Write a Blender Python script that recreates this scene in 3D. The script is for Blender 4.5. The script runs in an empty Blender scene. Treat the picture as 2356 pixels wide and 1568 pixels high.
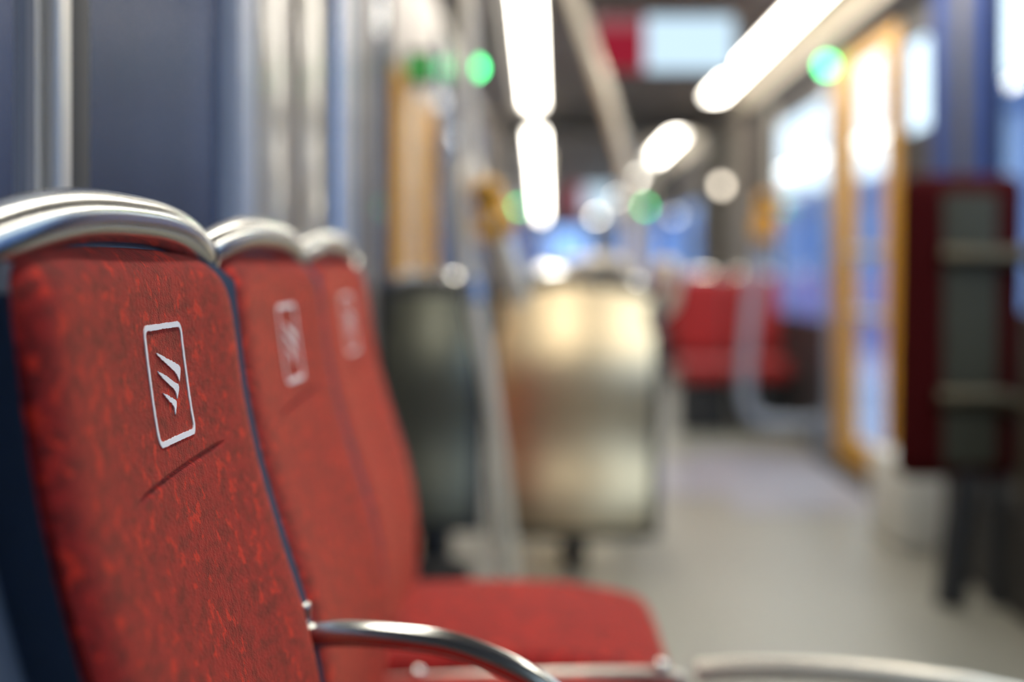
import bpy, bmesh, math, random
import numpy as np
from mathutils import Vector, Matrix
random.seed(7)
sc = bpy.context.scene
COL = sc.collection
EZ = 0.95                     # eye height above the tram floor

# ------------------------------------------------------------------ camera, sky, exposure
cam_d = bpy.data.cameras.new('camera'); cam = bpy.data.objects.new('camera', cam_d); COL.objects.link(cam)
cam.location = (0, 0, EZ); cam.rotation_euler = (math.radians(90), 0, 0)
cam_d.sensor_width = 36; cam_d.lens = 50
cam_d.shift_x = -77/2356; cam_d.shift_y = -169/2356
cam_d.clip_start = 0.02; cam_d.clip_end = 300
cam_d.dof.use_dof = True; cam_d.dof.focus_distance = 0.955; cam_d.dof.aperture_fstop = 2.0
sc.camera = cam
w = bpy.data.worlds.new('overcast_sky'); sc.world = w; w.use_nodes = True
bg = w.node_tree.nodes['Background']; bg.inputs[0].default_value = (0.86, 0.93, 1.0, 1); bg.inputs[1].default_value = 2.3
sc.view_settings.view_transform = 'Standard'; sc.view_settings.look = 'None'
sc.view_settings.exposure = 0.58; sc.view_settings.gamma = 1.0; sc.view_settings.use_curve_mapping = False
sc.cycles.use_denoising = True
sc.cycles.max_bounces = 8; sc.cycles.diffuse_bounces = 4; sc.cycles.glossy_bounces = 4
sc.cycles.transparent_max_bounces = 16; sc.cycles.caustics_reflective = True
sc.cycles.sample_clamp_indirect = 6.0
LAMP = 15.0                    # radiance of the ceiling light strips

# ------------------------------------------------------------------ materials
def srgb(r, g, b):
    f = lambda c: (c/255/12.92) if c/255 <= 0.04045 else ((c/255+0.055)/1.055)**2.4
    return (f(r), f(g), f(b), 1)
def mat(name, col, rough=0.5, metal=0.0, noise=None, bump=None, coat=0.0, spec=0.5, emit=None, sheen=0.0):
    m = bpy.data.materials.new(name); m.use_nodes = True; nt = m.node_tree
    b = nt.nodes['Principled BSDF']
    b.inputs['Base Color'].default_value = col; b.inputs['Roughness'].default_value = rough
    b.inputs['Metallic'].default_value = metal; b.inputs['Coat Weight'].default_value = coat
    b.inputs['Specular IOR Level'].default_value = spec
    if sheen: b.inputs['Sheen Weight'].default_value = sheen
    if emit:
        b.inputs['Emission Color'].default_value = emit[0]; b.inputs['Emission Strength'].default_value = emit[1]
    tc = nt.nodes.new('ShaderNodeTexCoord')
    if noise:      # (scale, amount, stretch)
        sc_, amt, st = noise
        mp = nt.nodes.new('ShaderNodeMapping'); mp.inputs['Scale'].default_value = st
        n = nt.nodes.new('ShaderNodeTexNoise'); n.inputs['Scale'].default_value = sc_; n.inputs['Detail'].default_value = 3
        nt.links.new(tc.outputs['Object'], mp.inputs[0]); nt.links.new(mp.outputs[0], n.inputs['Vector'])
        mr = nt.nodes.new('ShaderNodeMapRange'); mr.inputs[1].default_value = 0.3; mr.inputs[2].default_value = 0.7
        mr.inputs[3].default_value = 1-amt; mr.inputs[4].default_value = 1+amt
        nt.links.new(n.outputs[0], mr.inputs[0])
        hs = nt.nodes.new('ShaderNodeHueSaturation'); hs.inputs['Color'].default_value = col
        nt.links.new(mr.outputs[0], hs.inputs['Value']); nt.links.new(hs.outputs[0], b.inputs['Base Color'])
    if bump:       # (scale, strength, distance, stretch)
        s2, st2, d2, sx = bump
        mp = nt.nodes.new('ShaderNodeMapping'); mp.inputs['Scale'].default_value = sx
        n = nt.nodes.new('ShaderNodeTexNoise'); n.inputs['Scale'].default_value = s2; n.inputs['Detail'].default_value = 2
        bp = nt.nodes.new('ShaderNodeBump'); bp.inputs['Strength'].default_value = st2; bp.inputs['Distance'].default_value = d2
        nt.links.new(tc.outputs['Object'], mp.inputs[0]); nt.links.new(mp.outputs[0], n.inputs['Vector'])
        nt.links.new(n.outputs[0], bp.inputs['Height']); nt.links.new(bp.outputs[0], b.inputs['Normal'])
    return m

def fabric(name, dark, mid, fleck, sheen=0.55):
    m = bpy.data.materials.new(name); m.use_nodes = True; nt = m.node_tree; L = nt.links
    b = nt.nodes['Principled BSDF']; tc = nt.nodes.new('ShaderNodeTexCoord')
    def noise(scale, st, detail=2.0, rough=0.5):
        mp = nt.nodes.new('ShaderNodeMapping'); mp.inputs['Scale'].default_value = st
        n = nt.nodes.new('ShaderNodeTexNoise'); n.inputs['Scale'].default_value = scale
        n.inputs['Detail'].default_value = detail; n.inputs['Roughness'].default_value = rough
        L.new(tc.outputs['Object'], mp.inputs[0]); L.new(mp.outputs[0], n.inputs['Vector']); return n
    n1 = noise(135, (0.5, 0.42, 0.80), 5.0, 0.68)      # dark patches woven in
    n2 = noise(115, (0.5, 0.50, 0.62), 3.0, 0.6)         # bright orange-red flecks
    r1 = nt.nodes.new('ShaderNodeValToRGB'); r1.color_ramp.elements[0].position = 0.34; r1.color_ramp.elements[1].position = 0.60
    r1.color_ramp.elements[0].color = dark; r1.color_ramp.elements[1].color = mid
    r2 = nt.nodes.new('ShaderNodeValToRGB'); r2.color_ramp.elements[0].position = 0.57; r2.color_ramp.elements[1].position = 0.64
    r2.color_ramp.elements[0].color = (0, 0, 0, 1); r2.color_ramp.elements[1].color = (1, 1, 1, 1)
    mx = nt.nodes.new('ShaderNodeMix'); mx.data_type = 'RGBA'
    L.new(n1.outputs[0], r1.inputs[0]); L.new(n2.outputs[0], r2.inputs[0])
    L.new(r2.outputs[0], mx.inputs[0]); L.new(r1.outputs[0], mx.inputs[6]); mx.inputs[7].default_value = fleck
    L.new(mx.outputs[2], b.inputs['Base Color'])
    b.inputs['Roughness'].default_value = 0.85; b.inputs['Specular IOR Level'].default_value = 0.25
    b.inputs['Sheen Weight'].default_value = sheen; b.inputs['Sheen Roughness'].default_value = 0.35
    b.inputs['Sheen Tint'].default_value = srgb(255, 150, 122)
    n3 = noise(1300, (0.5, 0.45, 0.8), 2.0); n4 = noise(420, (0.5, 0.5, 0.7), 2.0)
    ad = nt.nodes.new('ShaderNodeMath'); ad.operation = 'ADD'; L.new(n3.outputs[0], ad.inputs[0]); L.new(n4.outputs[0], ad.inputs[1])
    bp = nt.nodes.new('ShaderNodeBump'); bp.inputs['Strength'].default_value = 0.75; bp.inputs['Distance'].default_value = 0.0011
    L.new(ad.outputs[0], bp.inputs['Height']); L.new(bp.outputs[0], b.inputs['Normal'])
    return m

M = {}
M['fabric'] = fabric('red_velour', srgb(98, 10, 12), srgb(164, 25, 24), srgb(210, 42, 22))
M['fabric_far'] = mat('red_velour_plain', srgb(150, 20, 20), 0.85, sheen=0.2, noise=(120, 0.15, (1, 1, 1)))
M['red_shaded'] = mat('shaded_red_leatherette', srgb(52, 4, 6), 0.9, spec=0.1, noise=(40, 0.1, (1, 1, 1)))  # seat red darkened, the missing light is put into the colour
M['thread'] = mat('white_thread', srgb(250, 251, 255), 0.6, sheen=0.6, bump=(1400, 0.6, 0.0004, (1, 0.25, 1)))
M['shell'] = mat('blue_grey_plastic', srgb(54, 68, 88), 0.5, noise=(60, 0.05, (1, 1, 1)))
M['chrome'] = mat('brushed_chrome', srgb(178, 180, 178), 0.18, 1.0, bump=(900, 0.12, 0.0003, (1, 0.06, 1)))
M['chrome_smooth'] = mat('polished_chrome', srgb(225, 225, 222), 0.14, 1.0, noise=(30, 0.03, (1, 1, 1)))
M['steel_shaded'] = mat('shade_darkened_steel', srgb(112, 114, 104), 0.42, 1.0, noise=(14, 0.05, (1, 1, 0.2)))  # darker copy of the steel, shade on the narrow seat back painted in
M['steel'] = mat('satin_steel', srgb(222, 204, 170), 0.35, 1.0, noise=(14, 0.05, (1, 1, 0.2)), bump=(300, 0.08, 0.0004, (1, 1, 0.05)))
M['alu'] = mat('satin_aluminium', srgb(205, 200, 190), 0.35, 0.45, noise=(20, 0.04, (1, 1, 0.1)))
M['cream'] = mat('cream_grey_gloss_paint', srgb(160, 155, 142), 0.28, noise=(10, 0.04, (1, 1, 1)), coat=0.3)
M['header'] = mat('dark_purple_grey_header', srgb(44, 42, 50), 0.6, spec=0.25, noise=(8, 0.05, (1, 1, 1)))
M['wallr'] = mat('dark_grey_wall_laminate', srgb(52, 48, 50), 0.6, spec=0.25, noise=(8, 0.05, (1, 1, 1)))
M['blue'] = mat('painted_glass_blue', srgb(42, 68, 132), 0.7, spec=0.15, noise=(10, 0.04, (1, 1, 1)))  # blue reflected in and seen through glass, put into the pillar colour
M['pole'] = mat('satin_pole_steel', srgb(222, 215, 200), 0.3, 0.35, noise=(20, 0.04, (1, 1, 0.1)))
M['alu_blue'] = mat('pale_blue_grey_paint', srgb(150, 162, 182), 0.35, noise=(10, 0.04, (1, 1, 1)))
M['panel'] = mat('warm_grey_laminate', srgb(138, 130, 124), 0.4, noise=(8, 0.05, (1, 1, 1)))
M['paneldark'] = mat('dark_brown_grey_laminate', srgb(86, 78, 74), 0.45, noise=(8, 0.06, (1, 1, 1)))
M['ceil'] = mat('taupe_ceiling', srgb(134, 124, 114), 0.55, noise=(5, 0.05, (1, 1, 1)))
M['cove'] = mat('cream_cove', srgb(205, 195, 175), 0.4, noise=(5, 0.03, (1, 1, 1)))
M['rubber'] = mat('black_rubber', srgb(30, 30, 32), 0.6, noise=(50, 0.1, (1, 1, 1)))
M['dark'] = mat('dark_slate_plastic', srgb(38, 42, 48), 0.5, noise=(30, 0.1, (1, 1, 1)))
M['yellow'] = mat('yellow_paint', srgb(212, 154, 4), 0.45, noise=(10, 0.05, (1, 1, 1)))
M['white'] = mat('white_plastic', srgb(205, 208, 205), 0.4, noise=(10, 0.03, (1, 1, 1)))
M['floor'] = mat('speckled_floor_vinyl', srgb(126, 125, 117), 0.42, noise=(160, 0.12, (1, 1, 1)), bump=(200, 0.1, 0.0005, (1, 1, 1)))
M['floor_mat'] = mat('lavender_grey_floor_vinyl', srgb(134, 134, 146), 0.4, noise=(160, 0.12, (1, 1, 1)))
M['insert'] = mat('dark_grey_insert', srgb(56, 58, 52), 0.8, spec=0.2, noise=(20, 0.05, (1, 1, 1)))
M['dullmetal'] = mat('dull_bronze_metal', srgb(72, 66, 52), 0.45, 0.6, noise=(20, 0.05, (1, 1, 1)))
M['bellows'] = mat('grey_bellows_rubber', srgb(126, 120, 114), 0.6, noise=(20, 0.1, (1, 1, 1)))
M['housing'] = mat('grey_housing', srgb(96, 92, 90), 0.5, noise=(20, 0.05, (1, 1, 1)))
def emis(name, col, s, tex=True):
    m = bpy.data.materials.new(name); m.use_nodes = True; nt = m.node_tree; nt.nodes.clear()
    e = nt.nodes.new('ShaderNodeEmission'); e.inputs[0].default_value = col; e.inputs[1].default_value = s
    o = nt.nodes.new('ShaderNodeOutputMaterial'); nt.links.new(e.outputs[0], o.inputs[0]); return m
M['lamp'] = emis('warm_white_diffuser', (1.0, 0.93, 0.80, 1), LAMP)
M['glint'] = emis('warm_glint_glow', (1.0, 0.88, 0.70, 1), 5.0)  # glow standing in for a reflected lamp
M['green'] = emis('green_led', (0.06, 1.0, 0.28, 1), 11.0)
M['green_dim'] = emis('dim_green_led', (0.12, 0.8, 0.15, 1), 0.4)
M['screen_blue'] = emis('pale_blue_screen', srgb(205, 232, 250), 0.78)
M['screen_red'] = emis('red_screen', srgb(170, 40, 60), 0.5)
M['screen_cap'] = emis('pale_red_screen', srgb(196, 120, 128), 0.4)
def glassm(name, tint, gloss):
    m = bpy.data.materials.new(name); m.use_nodes = True; nt = m.node_tree; nt.nodes.clear(); L = nt.links
    t = nt.nodes.new('ShaderNodeBsdfTransparent'); t.inputs[0].default_value = tint
    g = nt.nodes.new('ShaderNodeBsdfGlossy'); g.inputs['Roughness'].default_value = 0.02
    fr = nt.nodes.new('ShaderNodeLayerWeight'); fr.inputs[0].default_value = 0.5
    pw = nt.nodes.new('ShaderNodeMath'); pw.operation = 'POWER'; pw.inputs[1].default_value = 4.0
    mu = nt.nodes.new('ShaderNodeMath'); mu.operation = 'MULTIPLY_ADD'; mu.inputs[1].default_value = gloss; mu.inputs[2].default_value = 0.03
    mx = nt.nodes.new('ShaderNodeMixShader'); o = nt.nodes.new('ShaderNodeOutputMaterial')
    L.new(fr.outputs['Facing'], pw.inputs[0]); L.new(pw.outputs[0], mu.inputs[0]); L.new(mu.outputs[0], mx.inputs[0])
    L.new(t.outputs[0], mx.inputs[1]); L.new(g.outputs[0], mx.inputs[2]); L.new(mx.outputs[0], o.inputs[0]); return m
M['glass'] = glassm('clear_window_glass', (0.86, 0.93, 0.97, 1), 0.5)
M['glass_tint'] = glassm('blue_tinted_window_glass', (0.50, 0.54, 0.62, 1), 0.03)
for n_ in M['glass_tint'].node_tree.nodes:
    if n_.type == 'BSDF_GLOSSY': n_.inputs['Roughness'].default_value = 0.25
M['glass_soft'] = glassm('greyish_window_glass', (0.72, 0.80, 0.88, 1), 0.10)
def facade(name, a, b_, sx, sz):
    m = bpy.data.materials.new(name); m.use_nodes = True; nt = m.node_tree; L = nt.links
    bs = nt.nodes['Principled BSDF']; bs.inputs['Roughness'].default_value = 0.7
    tc = nt.nodes.new('ShaderNodeTexCoord'); mp = nt.nodes.new('ShaderNodeMapping'); mp.inputs['Scale'].default_value = (sx, sx, sz)
    n = nt.nodes.new('ShaderNodeTexNoise'); n.inputs['Scale'].default_value = 1.0; n.inputs['Detail'].default_value = 1
    r = nt.nodes.new('ShaderNodeValToRGB'); r.color_ramp.elements[0].position = 0.42; r.color_ramp.elements[1].position = 0.58
    r.color_ramp.elements[0].color = a; r.color_ramp.elements[1].color = b_
    L.new(tc.outputs['Object'], mp.inputs[0]); L.new(mp.outputs[0], n.inputs['Vector']); L.new(n.outputs[0], r.inputs[0]); L.new(r.outputs[0], bs.inputs['Base Color']); return m
M['fac_blue'] = facade('blue_cladding', srgb(112, 150, 214), srgb(164, 194, 234), 0.55, 0.12)
M['fac_dark'] = facade('added_building_dark_blue', srgb(72, 72, 84), srgb(92, 94, 110), 0.5, 0.1)
M['asphalt'] = mat('asphalt', srgb(165, 170, 195), 0.85, noise=(3, 0.15, (1, 1, 1)))

# ------------------------------------------------------------------ helpers
def tag(o, label=None, cat=None, group=None, kind=None):
    if label: o['label'] = label
    if cat: o['category'] = cat
    if group: o['group'] = group
    if kind: o['kind'] = kind
    return o
def empty(name, loc, rz=0.0):
    o = bpy.data.objects.new(name, None); COL.objects.link(o); o.location = loc; o.rotation_euler = (0, 0, rz)
    o.empty_display_size = 0.1; return o
def link_bm(name, bm, m, parent=None, smooth=True, angle=40):
    me = bpy.data.meshes.new(name); bm.normal_update(); bm.to_mesh(me); bm.free()
    o = bpy.data.objects.new(name, me); COL.objects.link(o)
    for mm in (m if isinstance(m, (list, tuple)) else [m]): me.materials.append(mm)
    if smooth:
        for p in me.polygons: p.use_smooth = True
        try: me.set_sharp_from_angle(angle=math.radians(angle))
        except Exception: pass
    if parent: o.parent = parent
    return o
def bx(bm, x0, x1, y0, y1, z0, z1, bev=0.0, mi=0):
    r = bmesh.ops.create_cube(bm, size=1.0)
    vs = r['verts']
    for v in vs:
        v.co = Vector(((x0+x1)/2+v.co.x*(x1-x0), (y0+y1)/2+v.co.y*(y1-y0), (z0+z1)/2+v.co.z*(z1-z0)))
    fs = set(f for v in vs for f in v.link_faces)
    for f in fs: f.material_index = mi
    if bev > 0:
        es = list(set(e for v in vs for e in v.link_edges))
        rr = bmesh.ops.bevel(bm, geom=es, offset=bev, segments=3, profile=0.5, affect='EDGES')
        for f in rr['faces']: f.material_index = mi
    return bm
def box_obj(name, x0, x1, y0, y1, z0, z1, m, parent=None, bev=0.0):
    bm = bmesh.new(); bx(bm, x0, x1, y0, y1, z0, z1, bev); return link_bm(name, bm, m, parent, smooth=bev > 0)
def catmull(pts, n=10):
    P = [Vector(p) for p in pts]
    if len(P) < 3: return P
    Q = [P[0]*2-P[1]]+P+[P[-1]*2-P[-2]]; out = []
    for i in range(1, len(Q)-2):
        a, b, c, d = Q[i-1:i+3]
        for k in range(n):
            t = k/n
            out.append(0.5*((2*b)+(-a+c)*t+(2*a-5*b+4*c-d)*t*t+(-a+3*b-3*c+d)*t**3))
    out.append(P[-1]); return out
def tube(bm, pts, r, seg=20, smooth_n=10, cap=True, mi=0):
    P = catmull(pts, smooth_n) if smooth_n else [Vector(p) for p in pts]
    t = (P[1]-P[0]).normalized(); up = Vector((0, 0, 1)) if abs(t.z) < 0.9 else Vector((1, 0, 0))
    nrm = t.cross(up).normalized(); rings = []
    for i, p in enumerate(P):
        t = (P[min(i+1, len(P)-1)]-P[max(i-1, 0)]).normalized()
        nrm = (nrm-t*nrm.dot(t)).normalized(); bn = t.cross(nrm)
        rings.append([bm.verts.new(p+(nrm*math.cos(a)+bn*math.sin(a))*r) for a in [2*math.pi*k/seg for k in range(seg)]])
    for a, b in zip(rings, rings[1:]):
        for k in range(seg):
            f = bm.faces.new((a[k], a[(k+1) % seg], b[(k+1) % seg], b[k])); f.material_index = mi
    if cap:
        bm.faces.new(rings[0][::-1]).material_index = mi; bm.faces.new(rings[-1]).material_index = mi
    return bm
def tube_obj(name, pts, r, m, parent=None, **k):
    bm = bmesh.new(); tube(bm, pts, r, **k); return link_bm(name, bm, m, parent, angle=60)
def cyl_obj(name, p0, p1, r, m, parent=None, seg=24):
    return tube_obj(name, [p0, p1], r, m, parent, seg=seg, smooth_n=0)
def grid_solid(fn_front, fn_back, us, vs):
    """closed sheet: front and back surfaces over a (u, v) grid, stitched at the rim"""
    bm = bmesh.new(); nu, nv = len(us), len(vs)
    F = [[bm.verts.new(fn_front(u, v)) for v in vs] for u in us]
    B = [[bm.verts.new(fn_back(u, v)) for v in vs] for u in us]
    for i in range(nu-1):
        for j in range(nv-1):
            bm.faces.new((F[i][j], F[i+1][j], F[i+1][j+1], F[i][j+1]))
            bm.faces.new((B[i][j+1], B[i+1][j+1], B[i+1][j], B[i][j]))
    for i in range(nu-1):
        bm.faces.new((F[i+1][0], F[i][0], B[i][0], B[i+1][0]))
        bm.faces.new((F[i][-1], F[i+1][-1], B[i+1][-1], B[i][-1]))
    for j in range(nv-1):
        bm.faces.new((F[0][j], F[0][j+1], B[0][j+1], B[0][j]))
        bm.faces.new((F[-1][j+1], F[-1][j], B[-1][j], B[-1][j+1]))
    bmesh.ops.recalc_face_normals(bm, faces=bm.faces)
    return bm
def pad(hx, hy, hz, r, n=14, fn=None):
    """upholstered block: cube with rounded edges, radius r, then shaped by fn"""
    bm = bmesh.new(); bmesh.ops.create_cube(bm, size=2.0)
    bmesh.ops.subdivide_edges(bm, edges=bm.edges[:], cuts=n, use_grid_fill=True)
    for v in bm.verts:
        q = []
        for c, h in zip(v.co, (hx, hy, hz)):
            s = math.sin(c*math.pi/2)*0.35+c*0.65; q.append(s*h)
        p = Vector(q); inner = Vector([max(-h+r, min(h-r, c)) for c, h in zip(p, (hx, hy, hz))])
        d = p-inner
        if d.length > 1e-9: p = inner+d.normalized()*min(r, max(d.length, r))
        v.co = fn(p) if fn else p
    return bm
def copy_tree(o, parent=None):
    c = o.copy(); COL.objects.link(c); c.parent = parent
    for ch in list(o.children): copy_tree(ch, c)
    return c

# ------------------------------------------------------------------ setting: the tram body
XL, XR = -0.42, 1.43
CZ = 2.15
Y0, Y1 = -2.2, 34.0
def structure(name, bm, m, smooth=False): return tag(link_bm(name, bm, m, smooth=smooth), kind='structure')
bm = bmesh.new(); bx(bm, XL-0.06, XR+0.06, Y0, Y1, -0.08, 0.0); structure('floor', bm, M['floor'])
bm = bmesh.new(); bx(bm, 0.75, XR-0.02, 5.5, 7.3, 0.0, 0.004); bx(bm, 0.2, 0.75, 5.9, 7.0, 0.0, 0.004)
structure('trim_1', bm, M['floor_mat'])
# ceiling slab with shallow cross ribs and the two lamp channels
bm = bmesh.new(); bx(bm, XL-0.06, XR+0.06, Y0, Y1, CZ, CZ+0.06)
for y in [2.4, 4.2, 5.2, 6.6, 8.4, 14.5, 17.5, 21.0, 25.0]: bx(bm, 0.06, 0.98, y, y+0.22, CZ-0.03, CZ)
structure('ceiling', bm, M['ceil'])

def wall(name, side, openings, m, zt=CZ, thick=0.02):
    x0, x1 = (XL-thick, XL) if side < 0 else (XR, XR+thick)
    bm = bmesh.new(); y = Y0
    for (a, b, z0, z1) in openings:
        if a > y: bx(bm, x0, x1, y, a, 0, zt)
        if z0 > 0: bx(bm, x0, x1, a, b, 0, z0)
        bx(bm, x0, x1, a, b, z1, zt); y = b
    bx(bm, x0, x1, y, Y1, 0, zt)
    return structure(name, bm, m)
R_open = [(-1.6, 0.7, 0.8, 1.98), (1.0, 4.5, 0.80, 1.98), (5.28, 5.68, 1.46, 1.85), (5.74, 6.98, 0.03, 1.95),
          (7.16, 8.80, 0.66, 1.84), (9.0, 9.80, 0.75, 1.42), (13.1, 15.0, 0.75, 1.58), (15.3, 18.2, 0.75, 1.6), (18.8, 20.2, 0.03, 1.90),
          (20.6, 23.6, 0.75, 1.85), (24.5, 28.0, 0.75, 1.85), (28.6, 32.5, 0.75, 1.85)]
L_open = [(-1.6, 1.175, 0.62, 1.98), (1.285, 1.875, 0.62, 1.98), (3.52, 3.82, 0.80, 1.98), (3.90, 5.36, 0.03, 1.52), (5.52, 6.2, 0.80, 1.90), (6.4, 9.7, 0.80, 1.85),
          (13.1, 15.2, 0.75, 1.83), (15.8, 18.2, 0.75, 1.83), (18.8, 20.2, 0.03, 1.90), (20.6, 23.6, 0.75, 1.85), (24.5, 32.5, 0.75, 1.85)]
wall('wall_right', 1, R_open, M['wallr']); wall('wall_left', -1, L_open, M['panel'])
bm = bmesh.new(); bx(bm, XL-0.05, XR+0.05, Y0-0.05, Y0, 0, CZ); structure('wall_back', bm, M['panel'])
# far end: bulkhead of the driver's cab with a glazed opening
bm = bmesh.new(); X = [XL-0.05, -0.1, 1.05, XR+0.05]
bx(bm, X[0], X[1], Y1, Y1+0.05, 0, CZ); bx(bm, X[2], X[3], Y1, Y1+0.05, 0, CZ)
bx(bm, X[1], X[2], Y1, Y1+0.05, 0, 0.75); bx(bm, X[1], X[2], Y1, Y1+0.05, 1.9, CZ); structure('wall_front', bm, M['panel'])
nwin = [0]
def window(side, a, b, z0, z1, glass='glass', frame='rubber', bars=()):
    nwin[0] += 1; x = XL if side < 0 else XR; s = -side
    fw = 0.018 if side > 0 else 0.014
    bm = bmesh.new()
    for (ya, yb, za, zb) in [(a-0.01, a+fw, z0, z1), (b-fw, b+0.01, z0, z1), (a, b, z0-0.01, z0+fw), (a, b, z1-fw, z1+0.01)]:
        bx(bm, min(x-s*0.015, x+s*0.003), max(x-s*0.015, x+s*0.003), ya, yb, za, zb)
    for zb in bars: bx(bm, min(x-s*0.03, x+s*0.006), max(x-s*0.03, x+s*0.006), a, b, zb-0.012, zb+0.012)
    root = structure('window_%d' % nwin[0], bm, M[frame])
    box_obj('pane', min(x-s*0.004, x-s*0.009), max(x-s*0.004, x-s*0.009), a+fw*0.6, b-fw*0.6, z0+fw*0.6, z1-fw*0.6, M[glass], root)
    return root
for (a, b, z0, z1) in R_open:
    if z0 > 0.1: window(1, a, b, z0, z1, 'glass', 'rubber')
for i, (a, b, z0, z1) in enumerate(L_open):
    if z0 > 0.1: window(-1, a, b, z0, z1, 'glass_tint' if i < 2 else 'glass_soft', 'alu' if i == 0 else ('alu_blue' if i == 1 else 'rubber'))
# a pane for the cab bulkhead
nwin[0] += 1; bm = bmesh.new()
bx(bm, -0.13, -0.09, Y1-0.02, Y1+0.02, 0.74, 1.91); bx(bm, 1.04, 1.08, Y1-0.02, Y1+0.02, 0.74, 1.91)
bx(bm, -0.1, 1.05, Y1-0.02, Y1+0.02, 1.87, 1.91); bx(bm, -0.1, 1.05, Y1-0.02, Y1+0.02, 0.74, 0.78); bx(bm, 0.46, 0.49, Y1-0.02, Y1+0.02, 0.78, 1.87)
wr = structure('window_%d' % nwin[0], bm, M['rubber']); box_obj('pane', -0.1, 1.05, Y1+0.022, Y1+0.028, 0.75, 1.9, M['glass'], wr)

# pillars and fluted door portal left of the seats
def pillar(n, x0, x1, y0, y1, z0, z1, m, bev=0.0):
    bm = bmesh.new(); bx(bm, x0, x1, y0, y1, z0, z1, bev); return structure('trim_%d' % n, bm, M[m], smooth=bev > 0)
pillar(2, XL, XL+0.014, 1.183, 1.222, 0.0, CZ-0.02, 'alu', 0.005)
pillar(3, XL, XL+0.009, 1.223, 1.285, 0.0, CZ-0.02, 'rubber', 0.003)
pillar(4, XL, XL+0.016, 1.88, 1.99, 0.0, CZ-0.02, 'alu_blue', 0.006)
pillar(5, XL, XL+0.020, 2.0, 2.19, 0.0, CZ-0.02, 'cream', 0.009)
pillar(6, XL, XL+0.014, 2.195, 2.31, 0.0, CZ-0.02, 'panel', 0.006)
pillar(7, XL, XL+0.022, 2.315, 2.53, 0.0, CZ-0.02, 'cream', 0.010)
pillar(8, XL, XL+0.018, 2.54, 2.87, 0.0, CZ-0.02, 'alu', 0.008)
pillar(9, XL, XL+0.020, 2.88, 3.01, 0.0, CZ-0.02, 'alu_blue', 0.008)
pillar(22, XL, XL+0.016, 3.02, 3.22, 0.0, CZ-0.02, 'dark', 0.006)
pillar(10, XR-0.03, XR, 4.52, 4.72, 0.0, 2.0, 'blue', 0.01)  # blue of this pillar stands in for blue seen in glass
pillar(11, XR-0.02, XR, 4.74, 4.90, 0.0, 2.0, 'dark', 0.01); pillar(23, XR-0.02, XR, 4.93, 5.20, 0.0, 1.98, 'blue', 0.008)  # blue of pillar 23 stands in for blue seen in glass
pillar(12, XR-0.02, XR, 6.99, 7.15, 0.0, 1.95, 'alu_blue', 0.014)
pillar(13, XR-0.015, XR, 8.81, 8.99, 0.0, 1.95, 'alu', 0.01)
# header coves between side walls and lamp strips
def cove(n, pts, m):
    bm = bmesh.new(); a = [bm.verts.new((x, Y0, z)) for x, z in pts]; b = [bm.verts.new((x, Y1, z)) for x, z in pts]
    k = len(pts)
    for i in range(k): bm.faces.new((a[i], a[(i+1) % k], b[(i+1) % k], b[i]))
    bm.faces.new(a[::-1]); bm.faces.new(b); bmesh.ops.recalc_face_normals(bm, faces=bm.faces)
    return structure('trim_%d' % n, bm, m)
cove(14, [(1.27, CZ), (1.35, CZ-0.10), (1.35, CZ-0.115), (1.36, CZ-0.115), (1.36, CZ)], M['cove'])
cove(15, [(1.36, CZ), (1.36, CZ-0.12), (XR-0.055, 1.985), (XR, 1.985), (XR, CZ)], M['header'])
cove(16, [(-0.17, CZ), (-0.20, CZ-0.05), (-0.30, CZ-0.10), (XL+0.06, 2.00), (XL, 2.00), (XL, CZ)], M['paneldark'])
# articulation: two portal rings and a folded bellows between them
def ring(n, y0, y1, dx, dz, m):
    bm = bmesh.new()
    bx(bm, XL, XL+dx, y0, y1, 0, CZ); bx(bm, XR-dx, XR, y0, y1, 0, CZ); bx(bm, 0.0, 1.08, y0, y1, CZ-dz*0.5, CZ)
    bx(bm, XL, -0.16, y0, y1, CZ-dz, CZ)
    return structure('trim_%d' % n, bm, M[m])
ring(17, 9.86, 10.0, 0.09, 0.10, 'panel'); ring(18, 12.28, 12.5, 0.09, 0.10, 'panel')
bm = bmesh.new()
k = 0; y = 10.0
while y < 12.28:
    dx = 0.06 if k % 2 else 0.10
    bx(bm, XL, XL+dx, y, y+0.1, 0, CZ-0.05); bx(bm, XR-dx, XR, y, y+0.1, 0, CZ-0.05); bx(bm, XL, -0.16, y, y+0.1, CZ-dx, CZ); bx(bm, 0.0, XR, y, y+0.1, CZ-dx*0.5, CZ); y += 0.1; k += 1
structure('trim_19', bm, M['bellows'])
# low kick boxes along the right wall and dark plinth under the left panels
bm = bmesh.new(); bx(bm, XR-0.16, XR, 0.2, 4.55, 0.0, 0.30, 0.02); structure('baseboard_right', bm, M['rubber'])
bm = bmesh.new(); bx(bm, XL, XL+0.06, 0.2, 3.85, 0.0, 0.20, 0.01); structure('baseboard_left', bm, M['dark'])
bm = bmesh.new(); bx(bm, XR-0.10, XR+0.0, 5.6, 7.1, 0.0, 0.025, 0.005); structure('trim_20', bm, M['rubber'])

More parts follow.
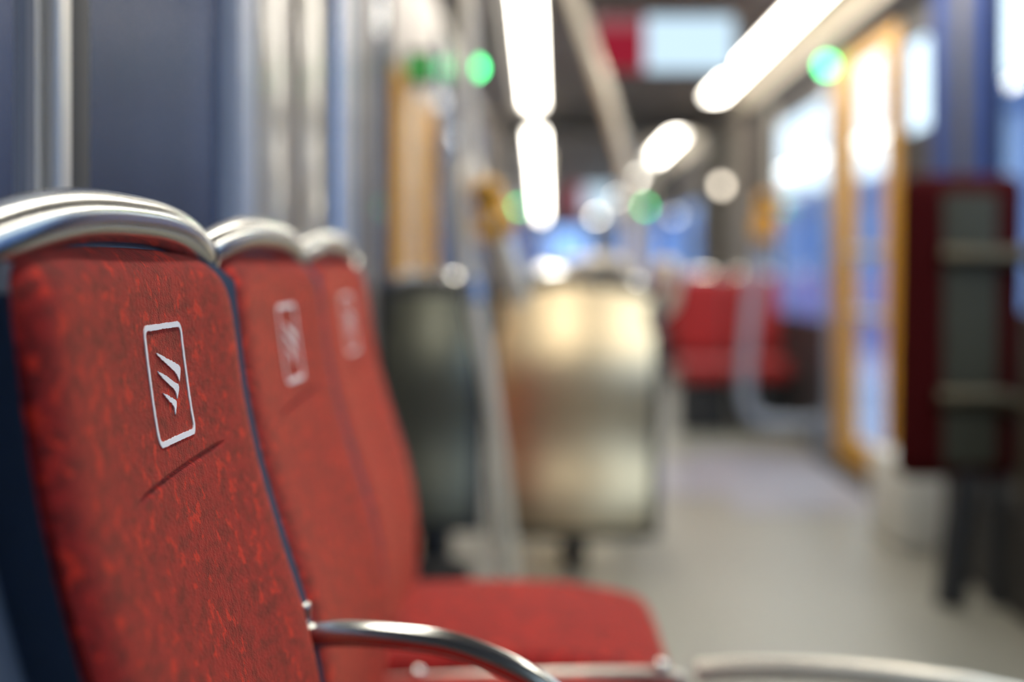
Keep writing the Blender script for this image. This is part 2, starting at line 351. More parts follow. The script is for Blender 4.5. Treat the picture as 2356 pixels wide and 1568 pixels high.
# ------------------------------------------------------------------ door leaves
nd = [0]
def door(side, a, b, z0, z1, glass_y, glass_z, bars=()):
    nd[0] += 1; x = XL if side < 0 else XR; xa, xb = (x-0.022, x+0.008) if side < 0 else (x-0.008, x+0.022)
    ga, gb = glass_y; za, zb = glass_z
    bm = bmesh.new(); bx(bm, xa, xb, a+0.005, ga, z0, z1); bx(bm, xa, xb, gb, b-0.005, z0, z1)
    bx(bm, xa, xb, ga, gb, z0, za); bx(bm, xa, xb, ga, gb, zb, z1)
    root = structure('door_%d' % nd[0], bm, M['yellow'])
    xm = (xa+xb)/2; box_obj('pane', xm-0.003, xm+0.003, ga, gb, za, zb, M['glass'], root)
    s = -side; xi = (xb if side < 0 else xa)
    bm = bmesh.new()
    for zz in bars: bx(bm, min(xi, xi+s*0.02), max(xi, xi+s*0.02), ga-0.02, gb+0.02, zz-0.02, zz+0.02, 0.005)
    if bars: link_bm('push_bar', bm, M['alu'], root)
    return root
door(1, 5.745, 6.975, 0.035, 1.945, (5.96, 6.62), (0.16, 1.885), (1.02, 0.74))
door(-1, 3.905, 5.355, 0.035, 1.515, (4.85, 5.15), (0.5, 1.40), ())
door(1, 18.81, 20.19, 0.035, 1.89, (18.95, 20.05), (0.2, 1.80)); door(-1, 18.81, 20.19, 0.035, 1.89, (18.95, 20.05), (0.2, 1.80))
# yellow marker strip and post at the left door
pillar(21, XL, XL+0.03, 4.20, 4.32, 0.03, 1.50, 'alu', 0.008)

# ------------------------------------------------------------------ ceiling light strips (each lit length is a lamp)
def strip(x, a, b, wdt, label, group):
    t = empty('ceiling_light', (x, (a+b)/2, CZ)); tag(t, label, 'ceiling light', group)
    L = (b-a)/2
    bm = bmesh.new(); bx(bm, -wdt/2-0.015, -wdt/2, -L, L, -0.025, 0); bx(bm, wdt/2, wdt/2+0.015, -L, L, -0.025, 0)
    bx(bm, -wdt/2, wdt/2, -L-0.015, -L, -0.025, 0); bx(bm, -wdt/2, wdt/2, L, L+0.015, -0.025, 0); link_bm('frame', bm, M['alu'], t, False)
    box_obj('diffuser', -wdt/2, wdt/2, -L+0.002, L-0.002, -0.035, -0.002, M['lamp'], t, 0.01)
    return t
GL, GR = 'light strips along the left of the ceiling', 'light strips along the right of the ceiling'
strip(-0.085, 0.6, 10.3, 0.105, 'long bright ceiling light strip running above the left side, nearest of its row', GL)
strip(-0.085, 12.3, 16.6, 0.10, 'bright ceiling light strip on the left side just past the articulation', GL)
strip(-0.085, 17.0, 33.2, 0.10, 'farthest bright ceiling light strip on the left side, towards the cab', GL)
strip(1.16, 1.6, 9.8, 0.115, 'long bright ceiling light strip running above the right side, nearest of its row', GR)
strip(1.17, 12.3, 15.4, 0.11, 'short bright ceiling light strip on the right side just past the articulation', GR)
strip(1.17, 18.2, 19.2, 0.10, 'shortest ceiling light strip on the right side, above the second door pair', GR)
strip(1.17, 23.5, 33.2, 0.10, 'farthest bright ceiling light strip on the right side, towards the cab', GR)

# door indicator lamps
def indicator(x, y, z, s, label, m='green', r=0.03):
    t = empty('door_indicator_lamp', (x, y, z)); tag(t, label, 'indicator lamp', 'green door indicator lamps')
    bm = bmesh.new(); bx(bm, -0.04, 0.04, 0.0, 0.05, -0.05, 0.05, 0.01); link_bm('housing', bm, M['dark'], t)
    bm = bmesh.new(); rr = bmesh.ops.create_uvsphere(bm, u_segments=20, v_segments=10, radius=r)
    for v in bm.verts: v.co.y = v.co.y*0.4-0.002
    link_bm('lens', bm, M[m], t)
indicator(1.39, 7.02, 1.945, 1, 'green glowing indicator lamp over the right-hand yellow door', r=0.034)
indicator(-0.355, 7.10, 1.945, -1, 'green glowing indicator lamp on the left beside the steel pole', r=0.034)
indicator(1.37, 19.5, 1.78, 1, 'green indicator lamp over the far right door', 'green', 0.03)
indicator(-0.36, 19.5, 1.78, -1, 'green indicator lamp over the far left door', 'green', 0.03)
indicator(XL+0.055, 4.12, 1.53, -1, 'dim green indicator lamp at the top of the left yellow door', 'green_dim', 0.03)

# ------------------------------------------------------------------ hero seats: row along the left wall
PZ = [-.80, -.56, -.47, -.40, -.341, -.281, -.227, -.166, -.109, -.066, -.027, .02, .06]
PX = [-.186, -.180, -.177, -.1762, -.181, -.194, -.2112, -.2295, -.2425, -.249, -.2535, -.258, -.264]
def prof(z):           # backrest line (world x for the first seat) at height z relative to the eye
    if z <= PZ[0]: return PX[0]
    for i in range(len(PZ)-1):
        if z <= PZ[i+1]:
            t = (z-PZ[i])/(PZ[i+1]-PZ[i]); h = PZ[i+1]-PZ[i]
            def sl(k):
                if k <= 0 or k >= len(PZ)-1: return (PX[min(k+1, len(PX)-1)]-PX[max(k-1, 0)])/(PZ[min(k+1, len(PX)-1)]-PZ[max(k-1, 0)])
                return (PX[k+1]-PX[k-1])/(PZ[k+1]-PZ[k-1])
            m0, m1 = sl(i)*h, sl(i+1)*h
            return (2*t**3-3*t*t+1)*PX[i]+(t**3-2*t*t+t)*m0+(-2*t**3+3*t*t)*PX[i+1]+(t**3-t*t)*m1
    return PX[-1]
X0 = -0.26; HW = 0.229; PITCH = 0.50; YC = 0.933
def crown(t): return -0.0112+0.0125*t*t-0.014*abs(t)**12
def ztop(t): return 0.0165-0.010*t*t-0.030*abs(t)**12
ZB = -0.53
def seat_front(y, z, groove=True):   # y local, z relative to eye -> local x
    t = max(-1, min(1, y/HW)); s = (z-ZB)/(ztop(t)-ZB)
    x = prof(z)+0.007+crown(t)-0.026*max(0, min(1, s))**60-X0
    if groove:
        wd = 1/(1+math.exp(-(y+0.088)/0.006))*1/(1+math.exp((y-0.112)/0.006))
        x -= 0.0035*wd*math.exp(-((z+0.1345-0.004*(y/0.1))/0.0016)**2)
    return x
def make_seat():
    root = empty('tram_seat', (X0, YC, 0))
    # upholstered back
    us = [HW*(math.sin(math.pi/2*c)*0.6+0.4*c) for c in np.linspace(-1, 1, 97)]
    ss = np.concatenate([np.linspace(0, 0.70, 60), np.linspace(0.702, 0.722, 6), np.linspace(0.7225, 0.738, 22), np.linspace(0.74, 0.93, 30), np.linspace(0.934, 1, 18)])
    ss = sorted(set(float(v) for v in ss))
    def fr(u, s):
        t = u/HW; zt = ztop(t); z = ZB+s*(zt-ZB)
        return (seat_front(u, z), u, EZ+z)
    def bk(u, s):
        t = u/HW; zt = ztop(t); z = ZB+s*(zt-ZB); return (prof(z)-X0-0.036, u, EZ+z)
    # denser rows where the stitched crease runs
    zs = lambda z: (z-ZB)/(0.0165-ZB)
    extra = [zs(z) for z in np.linspace(-0.146, -0.122, 34)]
    ss = sorted(set(round(v, 5) for v in ss+extra))
    back = link_bm('backrest', grid_solid(fr, bk, us, ss), M['fabric'], root, angle=60)
    # stitched emblem: rounded frame with three slashes
    bm = bmesh.new()
    def strip_poly(outer, inner, closed=True):
        n = len(outer)
        lift = 0.0007
        P = [bm.verts.new((seat_front(y, z, False)+lift, y, EZ+z)) for y, z in outer]
        Q = [bm.verts.new((seat_front(y, z, False)+lift, y, EZ+z)) for y, z in inner]
        P2 = [bm.verts.new((v.co.x-0.0015, v.co.y, v.co.z)) for v in P]; Q2 = [bm.verts.new((v.co.x-0.0015, v.co.y, v.co.z)) for v in Q]
        for i in range(n):
            j = (i+1) % n
            bm.faces.new((P[i], P[j], Q[j], Q[i])); bm.faces.new((P[j], P[i], P2[i], P2[j])); bm.faces.new((Q[i], Q[j], Q2[j], Q2[i]))
    def rrect(cy, cz, hy, hz, r, m=10, e=8):
        pts = []
        for (sy, sz, a0) in [(1, 1, 0), (-1, 1, 90), (-1, -1, 180), (1, -1, 270)]:
            for k in range(m+1):
                a = math.radians(a0+90*k/m); pts.append((cy+sy*(hy-r)+r*math.cos(a), cz+sz*(hz-r)+r*math.sin(a)))
        out = []
        for i, p in enumerate(pts):
            q = pts[(i+1) % len(pts)]; d = math.hypot(q[0]-p[0], q[1]-p[1]); n = max(1, int(d/0.0025))
            for k in range(n): out.append((p[0]+(q[0]-p[0])*k/n, p[1]+(q[1]-p[1])*k/n))
        return out
    rf = random.Random(3)
    o = rrect(EMB[0], EMB[1], EMB[2], EMB[3], 0.0085); cc = (EMB[0], EMB[1]); inn = []
    n = len(o)
    for i in range(n):
        a, b = o[i-1], o[(i+1) % n]; ty, tz = b[0]-a[0], b[1]-a[1]; L = math.hypot(ty, tz)
        nx, nz = -tz/L, ty/L; wd = 0.0037+rf.uniform(-0.0003, 0.0003)
        inn.append((o[i][0]+nx*wd, o[i][1]+nz*wd))
    o = [(a+rf.uniform(-.0002, .0002), b+rf.uniform(-.0002, .0002)) for a, b in o]
    strip_poly(o, inn)
    def blade(pts_up, pts_lo):
        A = [Vector((p[0], p[1], 0)) for p in pts_up]; B = [Vector((p[0], p[1], 0)) for p in pts_lo]
        A = catmull(A, 8); B = catmull(B, 8)
        def V(p): return bm.verts.new((seat_front(p.x, p.y, False)+0.0008, p.x+rf.uniform(-.00025, .00025), EZ+p.y+rf.uniform(-.0004, .0004)))
        va = [V(p) for p in A]; vb = [V(p) for p in B]; m = min(len(va), len(vb))
        for i in range(m-1): bm.faces.new((va[i], va[i+1], vb[i+1], vb[i]))
        lo = [[bm.verts.new((v.co.x-0.0015, v.co.y, v.co.z)) for v in row] for row in (va, vb)]
        for row, l2 in zip((va, vb), lo):
            for i in range(len(row)-1): bm.faces.new((row[i], row[i+1], l2[i+1], l2[i]))
    for up, lo in BLADES: blade(up, lo)
    bmesh.ops.recalc_face_normals(bm, faces=bm.faces)
    for f in bm.faces:
        if abs(f.normal.x) > 0.7 and f.normal.x < 0: f.normal_flip()
    em = link_bm('emblem', bm, M['thread'], back, smooth=False); em['label'] = 'white stitched rounded frame with three slanting slashes'
    # shell
    sw = 0.2485
    us = [sw*c for c in np.linspace(-1, 1, 41)]; ss = list(np.linspace(0, 1, 60))
    def sfr(u, s):
        t = u/sw; zt = 0.022-0.014*t*t-0.02*abs(t)**10; z = -0.60+s*(zt+0.60); return (prof(z)-X0-0.022+0.019*abs(t)**8, u, EZ+z)
    def sbk(u, s):
        t = u/sw; zt = 0.022-0.014*t*t-0.02*abs(t)**10; z = -0.60+s*(zt+0.60); return (prof(z)-X0-0.056, u, EZ+z)
    link_bm('seat_shell', grid_solid(sfr, sbk, us, ss), M['shell'], root, angle=50)
    # arched grab rail on the shell's top edge
    path = []
    for c in np.linspace(-1, 1, 33):
        t = abs(c); path.append((-0.279-X0-0.010*t**4, 0.246*c, EZ+0.0325-0.0265*t**2.6))
    tube_obj('grab_rail', path, 0.0168, M['chrome'], root, seg=32, smooth_n=2)
    for sgn in (-1, 1):
        bm = bmesh.new(); p = Vector((-0.287-X0, 0.236*sgn, EZ+0.0095)); q = Vector((-0.2885-X0, 0.2465*sgn, EZ+0.006)); tube(bm, [p, q], 0.0182, 28, 0)
        link_bm('rail_collar', bm, M['chrome_smooth'], root, angle=50)
    # seat cushion
    def shp(p):
        x, y, z = p
        if z > 0: z += 0.007*(1-(y/0.24)**2)+0.006*math.cos(x*7)-0.012*max(0, (x-0.06)/0.13)**2
        if x > 0: x -= 0.003*(y/0.24)**4
        return Vector((x+0.200, y, z+0.435))
    link_bm('seat_cushion', pad(0.238, 0.229, 0.040, 0.030, 18, shp), M['fabric'], root, angle=80)
    bm = bmesh.new(); bx(bm, 0.0, 0.41, -0.23, 0.23, 0.372, 0.398, 0.01); link_bm('seat_pan', bm, M['shell'], root)
    # steel bar between neighbouring seats with its bolts
    for sgn in (-1,):
        tube_obj('side_bar', [(0.03, 0.2395*sgn, 0.452), (0.12, 0.2395*sgn, 0.458), (0.28, 0.2395*sgn, 0.464), (0.425, 0.2395*sgn, 0.464), (0.436, 0.2395*sgn, 0.44), (0.436, 0.2395*sgn, 0.39)], 0.0085, M['alu'], root, seg=16)
        for xb, zb in ((0.125, 0.468), (0.415, 0.476)):
            bm = bmesh.new(); bmesh.ops.create_uvsphere(bm, u_segments=16, v_segments=10, radius=0.0095)
            for v in bm.verts: v.co = Vector((v.co.x+xb, v.co.y+0.2395*sgn, v.co.z*0.8+zb))
            link_bm('bolt', bm, M['chrome_smooth'], root)
    # cantilever bracket and leg
    bm = bmesh.new(); bx(bm, -0.02, 0.28, -0.03, 0.03, 0.33, 0.373, 0.008); link_bm('bracket', bm, M['dark'], root)
    tube_obj('leg', [(0.10, 0, 0.34), (0.08, 0, 0.20), (0.06, 0, 0.0)], 0.025, M['dark'], root, seg=16)
    return root
# emblem in backrest coordinates (centre y, centre z, half width, half height)
EMB = (0.0165, -0.0765, 0.0455, 0.0392)
BLADES = [([(-0.0056, -0.0556), (0.0223, -0.0616), (0.0376, -0.0653), (0.0467, -0.0689), (0.0412, -0.078)],
           [(-0.0056, -0.0560), (0.0138, -0.0637), (0.0274, -0.0687), (0.0362, -0.0726), (0.0412, -0.078)]),
          ([(-0.0071, -0.0674), (0.0137, -0.0726), (0.0277, -0.0769), (0.0377, -0.0807), (0.0303, -0.0886)],
           [(-0.0071, -0.0678), (0.0011, -0.0722), (0.0144, -0.0776), (0.0269, -0.0827), (0.0303, -0.0886)]),
          ([(-0.0027, -0.0819), (0.0106, -0.0851), (0.0218, -0.0884), (0.0269, -0.0909), (0.0203, -0.0985)],
           [(-0.0027, -0.0823), (0.0032, -0.085), (0.0108, -0.0888), (0.0192, -0.0931), (0.0203, -0.0985)])]
seat = make_seat()
G = 'red seats in the row along the left wall'
tag(seat, 'red patterned tram seat in sharp focus in the foreground with crisp white stitched emblem', 'seat', G)
for k, lab in ((1, 'middle red tram seat of the row on the left wall, between two others, emblem blurred'),
               (2, 'farthest red tram seat of the row on the left wall, nearest the pale pillars')):
    c = copy_tree(seat); c.location = (X0-0.009*k, YC+PITCH*k, 0); tag(c, lab, 'seat', G)
# plastic end panel that closes the row on the near side
root = empty('end_panel', (X0, 0.45, 0)); tag(root, 'dark blue-grey plastic end panel beside the nearest red seat, at the left picture edge', 'end panel')
def ef(u, s):
    z = -0.75+s*(0.77-0.012*(u/0.22)**2); return (prof(z)-X0-0.020-0.004*abs(u/0.22)**6, u, EZ+z)
def eb(u, s):
    z = -0.75+s*(0.77-0.012*(u/0.22)**2); return (prof(z)-X0-0.056, u, EZ+z)
link_bm('panel', grid_solid(ef, eb, [0.22*c for c in np.linspace(-1, 1, 25)], list(np.linspace(0, 1, 50))), M['shell'], root, angle=50)
tube_obj('grab_rail', [(-0.288-X0, 0.2225, EZ+0.0085), (-0.286-X0, 0.19, EZ+0.018), (-0.28-X0, 0.10, EZ+0.028), (-0.279-X0, 0.0, EZ+0.032), (-0.281-X0, -0.12, EZ+0.026), (-0.288-X0, -0.22, EZ+0.008)], 0.0182, M['chrome'], root, seg=28)

# armrest between the first and second seat
ax, ay, az = -0.192-X0, 1.180-YC, 0.595
arm = tube_obj('armrest', [(ax+p, ay, az+q) for p, q in [(-0.004, 0.050), (0.02, 0.0515), (0.05, 0.0505), (0.104, 0.044), (0.140, 0.033), (0.176, 0.016), (0.215, -0.012), (0.245, -0.047), (0.262, -0.09), (0.266, -0.15)]], 0.0108, M['chrome'], seat, seg=28)
arm['label'] = 'curved steel tube armrest'
bm = bmesh.new(); bx(bm, ax-0.014, ax-0.003, ay-0.010, ay+0.006, az+0.030, az+0.078, 0.003); link_bm('mounting_plate', bm, M['chrome_smooth'], arm)
bm = bmesh.new(); bx(bm, ax+0.250, ax+0.282, ay-0.012, ay+0.012, az-0.175, az-0.15, 0.004); link_bm('foot_clamp', bm, M['chrome_smooth'], arm)
# guard rail curving out into the aisle from the seat row
root = empty('guard_rail', (0.165, 1.69, 0.47)); tag(root, 'blurred pale steel guard rail curving out from the seat row at bottom right', 'guard rail')
tube_obj('tube', [(0.015, 0.0, 0.0), (0.06, 0, 0.003), (0.13, 0, 0.003), (0.20, 0, -0.001), (0.28, 0, -0.009), (0.36, 0, -0.022), (0.43, 0, -0.045), (0.48, 0, -0.12), (0.49, 0, -0.30), (0.49, 0, -0.465)], 0.0140, M['pole'], root, seg=24)
cyl_obj('floor_flange', (0.49, 0, -0.47), (0.49, 0, -0.462), 0.035, M['chrome_smooth'], root)

# ------------------------------------------------------------------ steel-backed seats across the tram
def steel_seat(name_loc, wtop, wbot, z0, z1, arch, label, group, dark_side=0.03, base_h=0.0, corner_grips=()):
    root = empty('steel_backed_seat', name_loc); tag(root, label, 'seat', group)
    def front(u, v, off=0.0, gr=0.0):
        wd = (wbot+(wtop-wbot)*v)/2+gr; zt = z1+arch*(1-u*u); z = (z0-gr)+v*(zt-z0+2*gr)
        k = 2*math.pi/0.65
        bul = 0.020*(1-u*u) + (zt-z0)*(0.10*(1-v) - 0.13/k*(math.sin(k*(v-0.2))-math.sin(k*0.8)) + 0.04*(1-v*v))
        return (u*wd, -bul+off, z)
    us = list(np.linspace(-1, 1, 25)); vs = list(np.linspace(0, 1, 25))
    link_bm('steel_back', grid_solid(lambda u, v: front(u, v), lambda u, v: front(u, v, 0.015), us, vs), M['steel'], root, angle=50)
    fr = link_bm('frame', grid_solid(lambda u, v: front(u, v, 0.012, dark_side), lambda u, v: front(u, v, 0.05, dark_side), us, vs), M['dark'], root, angle=50)
    link_bm('backrest', grid_solid(lambda u, v: front(u*0.96, v, 0.05), lambda u, v: front(u*0.94, v, 0.10), us, vs), M['fabric_far'], root, angle=60)
    bm = pad(wbot/2-0.01, 0.21, 0.045, 0.03, 8, lambda p: Vector((p.x, p.y+0.29, p.z+0.43))); link_bm('seat_cushion', bm, M['fabric_far'], root, angle=80)
    bm = bmesh.new(); bx(bm, -wbot/2+0.03, wbot/2-0.03, 0.09, 0.46, 0.345, 0.385, 0.01); link_bm('seat_pan', bm, M['dark'], root)
    bm = bmesh.new(); bx(bm, -0.04, 0.04, 0.14, 0.34, 0, 0.35, 0.015); link_bm('pedestal', bm, M['dark'], root)
    # grab handle on the top edge
    h = wtop/2
    tube_obj('grab_rail', [(-h*0.95, 0.03, z1-0.02), (-h*0.8, 0.02, z1+arch*0.5+0.03), (-h*0.3, 0.02, z1+arch+0.042), (h*0.3, 0.02, z1+arch+0.042), (h*0.8, 0.02, z1+arch*0.5+0.03), (h*0.95, 0.03, z1-0.02)], 0.013, M['chrome_smooth'], root, seg=16)
    return root
GS = 'seats with steel backs facing away'
s1 = steel_seat((0.092, 4.42, 0), 0.49, 0.445, 0.160, 0.845, 0.045, 'large dome-topped satin steel seat back standing beside the aisle, lamps mirrored in it', GS)
s2 = steel_seat((-0.292, 3.55, 0), 0.225, 0.215, 0.335, 0.875, 0.008, 'narrow steel seat back, darkened for shade, squeezed between the left wall and the slanted pole', GS)
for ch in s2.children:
    if ch.name.startswith('steel_back'): ch.data.materials[0] = M['steel_shaded']; ch['label'] = 'steel back with shade put into its darker grey'
hn = tube_obj('handle', [(0.035, 0.03, 0.925), (0.045, 0.02, 0.955), (0.075, 0.02, 0.968), (0.115, 0.02, 0.968), (0.145, 0.02, 0.955), (0.155, 0.03, 0.925)], 0.024, M['pole'], s1, seg=24)
hn = tube_obj('handle', [(0.252, 0.03, 0.82), (0.248, 0.02, 0.92), (0.262, 0.015, 0.955), (0.295, 0.01, 0.955), (0.312, 0.01, 0.925), (0.30, 0.02, 0.84), (0.255, 0.03, 0.80)], 0.020, M['pole'], s1, seg=24)
c = copy_tree(s1); c.location = (0.05, 6.0, 0.0); tag(c, 'steel-backed seat one row beyond the large dome-topped steel back', 'seat', GS)
c = copy_tree(s1); c.location = (0.05, 7.6, 0.0); tag(c, 'steel-backed seat two rows beyond the large dome-topped steel back', 'seat', GS)
# corner grips on the near aisle seat
def grip(x, y, z, lab):
    root = empty('corner_grip', (x, y, z)); tag(root, lab, 'grip', 'chrome grips on the steel seat back')
    bm = bmesh.new(); bmesh.ops.create_uvsphere(bm, u_segments=20, v_segments=12, radius=0.024); link_bm('knob', bm, M['chrome_smooth'], root)
    cyl_obj('stem', (0, 0, -0.055), (0, 0, 0), 0.010, M['chrome_smooth'], root, 12)
plinth = box_obj('heater_box', -0.355, -0.18, 3.38, 3.48, 0.0, 0.24, M['rubber'], None, 0.012); tag(plinth, 'black low heater box on the floor under the narrow steel seat back', 'heater box')

# ------------------------------------------------------------------ poles
f = 3.30/3272
def PP(q): return [((x-1255)*f+0.181, dy, EZ+(615-y)*f) for x, y, dy in q]
root = empty('grab_pole', (-0.181, 3.30, 0)); tag(root, 'steel grab pole dropping from the ceiling then bending right to the dome-topped seat', 'grab pole', 'steel grab poles')
tube_obj('tube', [(0.0, 0, CZ-0.001), (0.0, 0, 1.75)]+PP([(1075, 250, 0), (1078, 340, 0), (1095, 410, 0), (1138, 510, 0), (1170, 590, 0), (1192, 660, 0), (1197, 700, 0.01)]), 0.0215, M['pole'], root, seg=20)
cyl_obj('ceiling_flange', (0, 0, CZ-0.012), (0, 0, CZ), 0.04, M['chrome_smooth'], root)
root = empty('grab_pole', (-0.181, 3.245, 0)); tag(root, 'slanted steel pole leaning from the bend down to the floor between both steel seat backs', 'grab pole', 'steel grab poles')
tube_obj('tube', PP([(1070, 370, 0.01), (1062, 430, 0), (1068, 520, 0), (1080, 620, 0), (1105, 750, 0), (1130, 900, 0), (1150, 1050, 0), (1165, 1200, 0), (1178, 1350, 0), (1190, 1556.9, 0)]), 0.0195, M['pole'], root, seg=20)
cyl_obj('clamp', PP([(1086, 640, 0)])[0], PP([(1094, 690, 0)])[0], 0.027, M['chrome_smooth'], root)
root = empty('grab_pole', (0.35, 5.0, 0)); tag(root, 'pale steel pole curving down beside the red and blue display', 'grab pole', 'steel grab poles')
tube_obj('tube', [(-0.33, 0, CZ-0.001), (-0.265, 0, 1.95), (-0.20, 0, 1.74), (-0.12, 0, 1.50), (-0.07, 0, 1.32), (-0.045, 0, 1.15), (-0.04, 0, 0.9), (-0.04, 0, 0.45), (-0.04, 0, 0.0)], 0.026, M['pole'], root, seg=20)
cyl_obj('ceiling_flange', (-0.33, 0, CZ-0.012), (-0.33, 0, CZ), 0.04, M['chrome_smooth'], root)
root = empty('grab_pole', (-0.345, 2.30, 0)); tag(root, 'vertical steel pole against the pale portal pillars behind the red seats', 'grab pole', 'steel grab poles')
cyl_obj('tube', (0, 0, 0), (0, 0, 1.995), 0.0155, M['chrome_smooth'], root)
for (x, y, lab) in [(0.98, 13.1, 'steel grab pole right of the aisle just past the articulation'), (0.0, 14.6, 'steel grab pole left of the aisle past the articulation'), (1.0, 21.5, 'steel grab pole deep in the tram on the right')]:
    root = empty('grab_pole', (x, y, 0)); tag(root, lab, 'grab pole', 'steel grab poles')
    cyl_obj('tube', (0, 0, 0.012), (0, 0, CZ-0.012), 0.018, M['pole'], root); cyl_obj('floor_flange', (0, 0, 0), (0, 0, 0.012), 0.04, M['chrome_smooth'], root); cyl_obj('ceiling_flange', (0, 0, CZ-0.012), (0, 0, CZ), 0.04, M['chrome_smooth'], root)
# J-shaped rail by the right door
root = empty('door_rail', (1.30, 7.30, 0)); tag(root, 'J-shaped steel rail hooking round beside the right yellow door, red seats behind', 'rail')
f7 = 7.30/3272
tube_obj('tube', [((x-1255)*f7-1.30, 0, EZ+(615-y)*f7) for x, y in [(1788, 440), (1768, 510), (1738, 640), (1724, 760), (1716, 880), (1722, 935), (1750, 966), (1800, 974), (1860, 974), (1880, 974)]], 0.033, M['alu_blue'], root, seg=20)
tube_obj('wall_stay', [((1788-1255)*f7-1.30, 0, EZ+(615-440)*f7), (0.02, 0, EZ+(615-436)*f7), (0.129, 0, EZ+(615-436)*f7)], 0.012, M['alu_blue'], root, seg=12)
box_obj('foot_plate', 0.09, 0.13, -0.04, 0.04, 0.0, 0.2, M['alu_blue'], root, 0.01)
def button_box(x, y, z, lab, tilt=0.0, sc_=1.0):
    root = empty('ticket_validator', (x, y, z)); root.rotation_euler = (0, tilt, 0); tag(root, lab, 'ticket validator', 'yellow ticket validators')
    bm = pad(0.048*sc_, 0.03, 0.095*sc_, 0.02, 6); link_bm('case', bm, M['yellow'], root)
    box_obj('display', -0.03*sc_, 0.03*sc_, -0.0335, -0.029, 0.03*sc_, 0.07*sc_, M['rubber'], root, 0.002)
    cyl_obj('button', (0, -0.029, -0.03*sc_), (0, -0.036, -0.03*sc_), 0.016*sc_, M['white'], root, 20)
button_box(1.127, 7.234, 1.205, 'yellow ticket validator on the J-shaped rail near the right door', 0.15, 1.25)
button_box((1140-1255)*f, 3.235, EZ+(615-482)*f, 'yellow ticket validator on the bent left pole', -0.45, 0.72)
button_box(-0.375, 8.4, 1.20, 'small far yellow ticket validator on the left wall behind the bent pole', 0.0, 1.0)

# ------------------------------------------------------------------ padded standing rest on the right
root = empty('padded_backrest', (1.17, 4.0, 0)); tag(root, 'padded upright rest, its red darkened to look unlit, with grey insert and steel bars on the right', 'padded rest')
bm = pad(0.170, 0.045, 0.425, 0.04, 14, lambda p: Vector((p.x+0.002-0.018*(p.z/0.425-1)*-1*0.5, p.y, p.z+0.785))); link_bm('pad', bm, M['red_shaded'], root, angle=80)
bm = bmesh.new(); bx(bm, -0.065, 0.085, -0.056, -0.04, 0.40, 1.155, 0.006); link_bm('insert', bm, M['insert'], root)
tube_obj('bar', [(-0.07, -0.06, 0.982), (0.0, -0.068, 0.982), (0.10, -0.068, 0.98), (0.17, -0.066, 0.985), (0.24, -0.04, 0.99)], 0.024, M['dullmetal'], root, seg=16)
tube_obj('bar', [(-0.08, -0.06, 0.592), (0.0, -0.068, 0.592), (0.08, -0.068, 0.59), (0.13, -0.07, 0.575), (0.19, -0.07, 0.57), (0.24, -0.04, 0.575)], 0.024, M['dullmetal'], root, seg=16)
tube_obj('side_pole', [(0.185, -0.10, 1.02), (0.18, -0.10, 0.8), (0.165, -0.10, 0.55), (0.15, -0.10, 0.35), (0.13, -0.10, 0.0)], 0.02, M['dullmetal'], root, seg=16)
tube_obj('leg', [(0.02, 0, 0.38), (-0.01, 0, 0.2), (-0.03, 0, 0.0)], 0.045, M['dark'], root, seg=16)
tube_obj('leg', [(0.10, 0.0, 0.38), (0.10, 0, 0.2), (0.10, 0, 0.0)], 0.03, M['dark'], root, seg=16)
bxo = box_obj('equipment_box', 1.18, 1.42, 4.75, 5.20, 0.0, 0.30, M['white'], None, 0.02); tag(bxo, 'low pale equipment box on the floor behind the padded rest', 'box')

# ------------------------------------------------------------------ red seats facing back, on the right past the door
def facing_seat(x, y, lab, group, wdt=0.40):
    root = empty('facing_seat', (x, y, 0)); tag(root, lab, 'seat', group)
    h = wdt/2
    bm = pad(h, 0.04, 0.235, 0.035, 8, lambda p: Vector((p.x, p.y+0.20-0.10*(0.68-(p.z+0.68)), p.z+0.66))); link_bm('backrest', bm, M['fabric_far'], root, angle=80)
    bm = pad(h, 0.20, 0.055, 0.035, 8, lambda p: Vector((p.x, p.y-0.045, p.z+0.355))); link_bm('seat_cushion', bm, M['fabric_far'], root, angle=80)
    bm = bmesh.new(); bx(bm, -h+0.01, h-0.01, 0.265, 0.285, 0.25, 0.875, 0.006); link_bm('seat_shell', bm, M['shell'], root)
    bm = bmesh.new(); bx(bm, -h+0.03, h-0.03, -0.2, 0.14, 0.26, 0.30, 0.01); link_bm('seat_pan', bm, M['dark'], root)
    bm = bmesh.new(); bx(bm, -h+0.02, h-0.02, -0.16, 0.14, 0.0, 0.262, 0.01); link_bm('pedestal', bm, M['dark'], root)
    tube_obj('grab_rail', [(-h*0.9, 0.27, 0.85), (-h*0.7, 0.26, 0.905), (0, 0.26, 0.915), (h*0.7, 0.26, 0.905), (h*0.9, 0.27, 0.85)], 0.013, M['chrome_smooth'], root, seg=14)
    return root
GF = 'red seats facing the camera beyond the right door'
f1 = facing_seat(0.925, 8.35, 'bright red seat facing the camera beyond the right door, nearer the aisle', GF, 0.32)
c = copy_tree(f1); c.location = (1.255, 8.40, 0); tag(c, 'red seat facing the camera beyond the right door, on the wall side', 'seat', GF)
c2 = copy_tree(f1); c2.location = (1.235, 13.9, 0); tag(c2, 'small far red seat at the right wall past the articulation', 'seat', GF)
for k, (x, y) in enumerate([(0.0, 13.7), (0.0, 15.6), (0.0, 22.5)]):
    c = copy_tree(s1); c.location = (x, y, 0); tag(c, ['steel-backed seat on the left just past the articulation', 'second steel-backed seat on the left past the articulation', 'farthest steel-backed seat on the left, near the cab'][k], 'seat', GS)

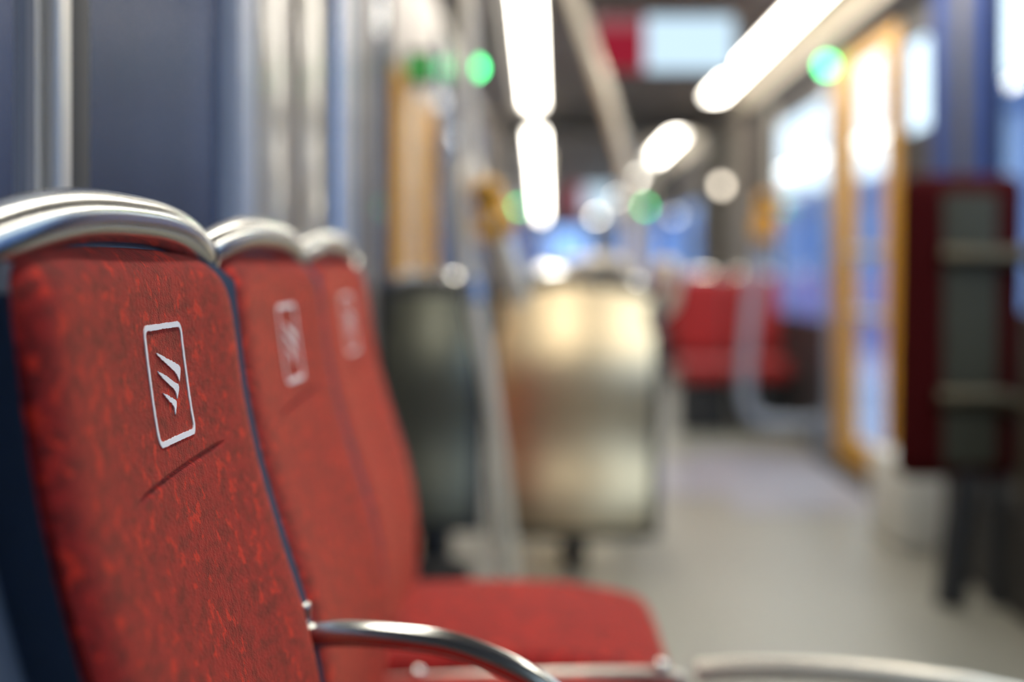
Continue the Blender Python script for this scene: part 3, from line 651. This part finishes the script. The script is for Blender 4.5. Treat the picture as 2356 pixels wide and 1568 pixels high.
# ------------------------------------------------------------------ hanging information displays
def display(x, y, z, wd, ht, lab):
    root = empty('information_display', (x, y, z)); tag(root, lab, 'display', 'hanging information displays')
    bm = bmesh.new(); bx(bm, -wd/2-0.02, wd/2+0.02, 0.0, 0.07, -ht/2-0.02, ht/2+0.02, 0.01); link_bm('housing', bm, M['housing'], root)
    xs = -wd/2+wd*0.36
    bm = bmesh.new(); bx(bm, xs, wd/2, -0.006, -0.001, -ht/2, ht/2); link_bm('screen', bm, M['screen_blue'], root, False)['label'] = 'pale blue lit screen'
    bm = bmesh.new(); bx(bm, -wd/2, xs-0.004, -0.006, -0.001, -ht/2, ht*0.28); link_bm('screen', bm, M['screen_red'], root, False)['label'] = 'red lit screen'
    bm = bmesh.new(); bx(bm, -wd/2, xs-0.004, -0.006, -0.001, ht*0.28, ht/2); link_bm('screen', bm, M['screen_cap'], root, False)['label'] = 'pale red header strip'
    for s in (-1, 1): cyl_obj('hanger', (s*wd*0.35, 0.035, ht/2+0.02), (s*wd*0.35, 0.035, CZ-z-0.0), 0.012, M['housing'], root, 12)
    return root
display(0.52, 6.20, EZ+0.975, 0.60, 0.235, 'near hanging display, red field on its left and pale blue screen on its right')
display(0.62, 19.6, EZ+0.93, 0.66, 0.36, 'far hanging display deep in the tram, small pale screen with red side')
# glowing disc added by the articulation, standing in for a lamp reflection
root = empty('added_glint', (XR-0.115, 10.6, 1.56)); tag(root, 'small round warm glow added for a lamp reflection on the right, between door and ceiling strip', 'added glint')
bm = bmesh.new(); tube(bm, [(0, 0.04, 0), (0, 0.0, 0)], 0.045, 24, 0); link_bm('glint_rim', bm, M['chrome_smooth'], root)
bm = bmesh.new(); bmesh.ops.create_uvsphere(bm, u_segments=20, v_segments=10, radius=0.036)
for v in bm.verts: v.co.y *= 0.4
link_bm('lens', bm, M['glint'], root)  # glowing disc of the added glint, no real lamp lens

# ------------------------------------------------------------------ outside
bm = bmesh.new(); bx(bm, -60, 60, -30, 120, -0.75, -0.6); tag(link_bm('ground', bm, M['asphalt'], smooth=False), kind='structure')
def hall(name, x0, x1, y0, y1, h, m, lab, roof_over=0.15):
    root = empty(name, ((x0+x1)/2, (y0+y1)/2, -0.6)); tag(root, lab, 'building')
    hx, hy = (x1-x0)/2, (y1-y0)/2
    box_obj('wall', -hx, hx, -hy, hy, 0, h+0.6-0.25, M[m], root)
    box_obj('roof', -hx-roof_over, hx+roof_over, -hy-roof_over, hy+roof_over, h+0.35, h+0.6, M['housing'] if m == 'fac_dark' else M['fac_blue'], root, 0.03)
hall('depot_or_added_hall', 6.0, 14.0, 21.5, 75.0, 2.65, 'fac_blue', 'long low blue building seen through the right-hand windows, beyond the door')
hall('depot_or_added_hall', 5.6, 12.0, -20.0, 19.0, 3.2, 'fac_blue', 'taller blue building seen through the near right window')
hall('depot_or_added_hall', -10.0, -2.6, -12.0, 60.0, 7.0, 'fac_dark', 'high dark blue building added to keep white sky out of the windows behind the red seats')  # added to block the white sky on the left
hall('depot_or_added_hall', -8.0, 9.0, 82.0, 90.0, 8.0, 'fac_blue', 'broad blue building added straight ahead to dim the far cab window')  # added to lower the brightness of the cab window
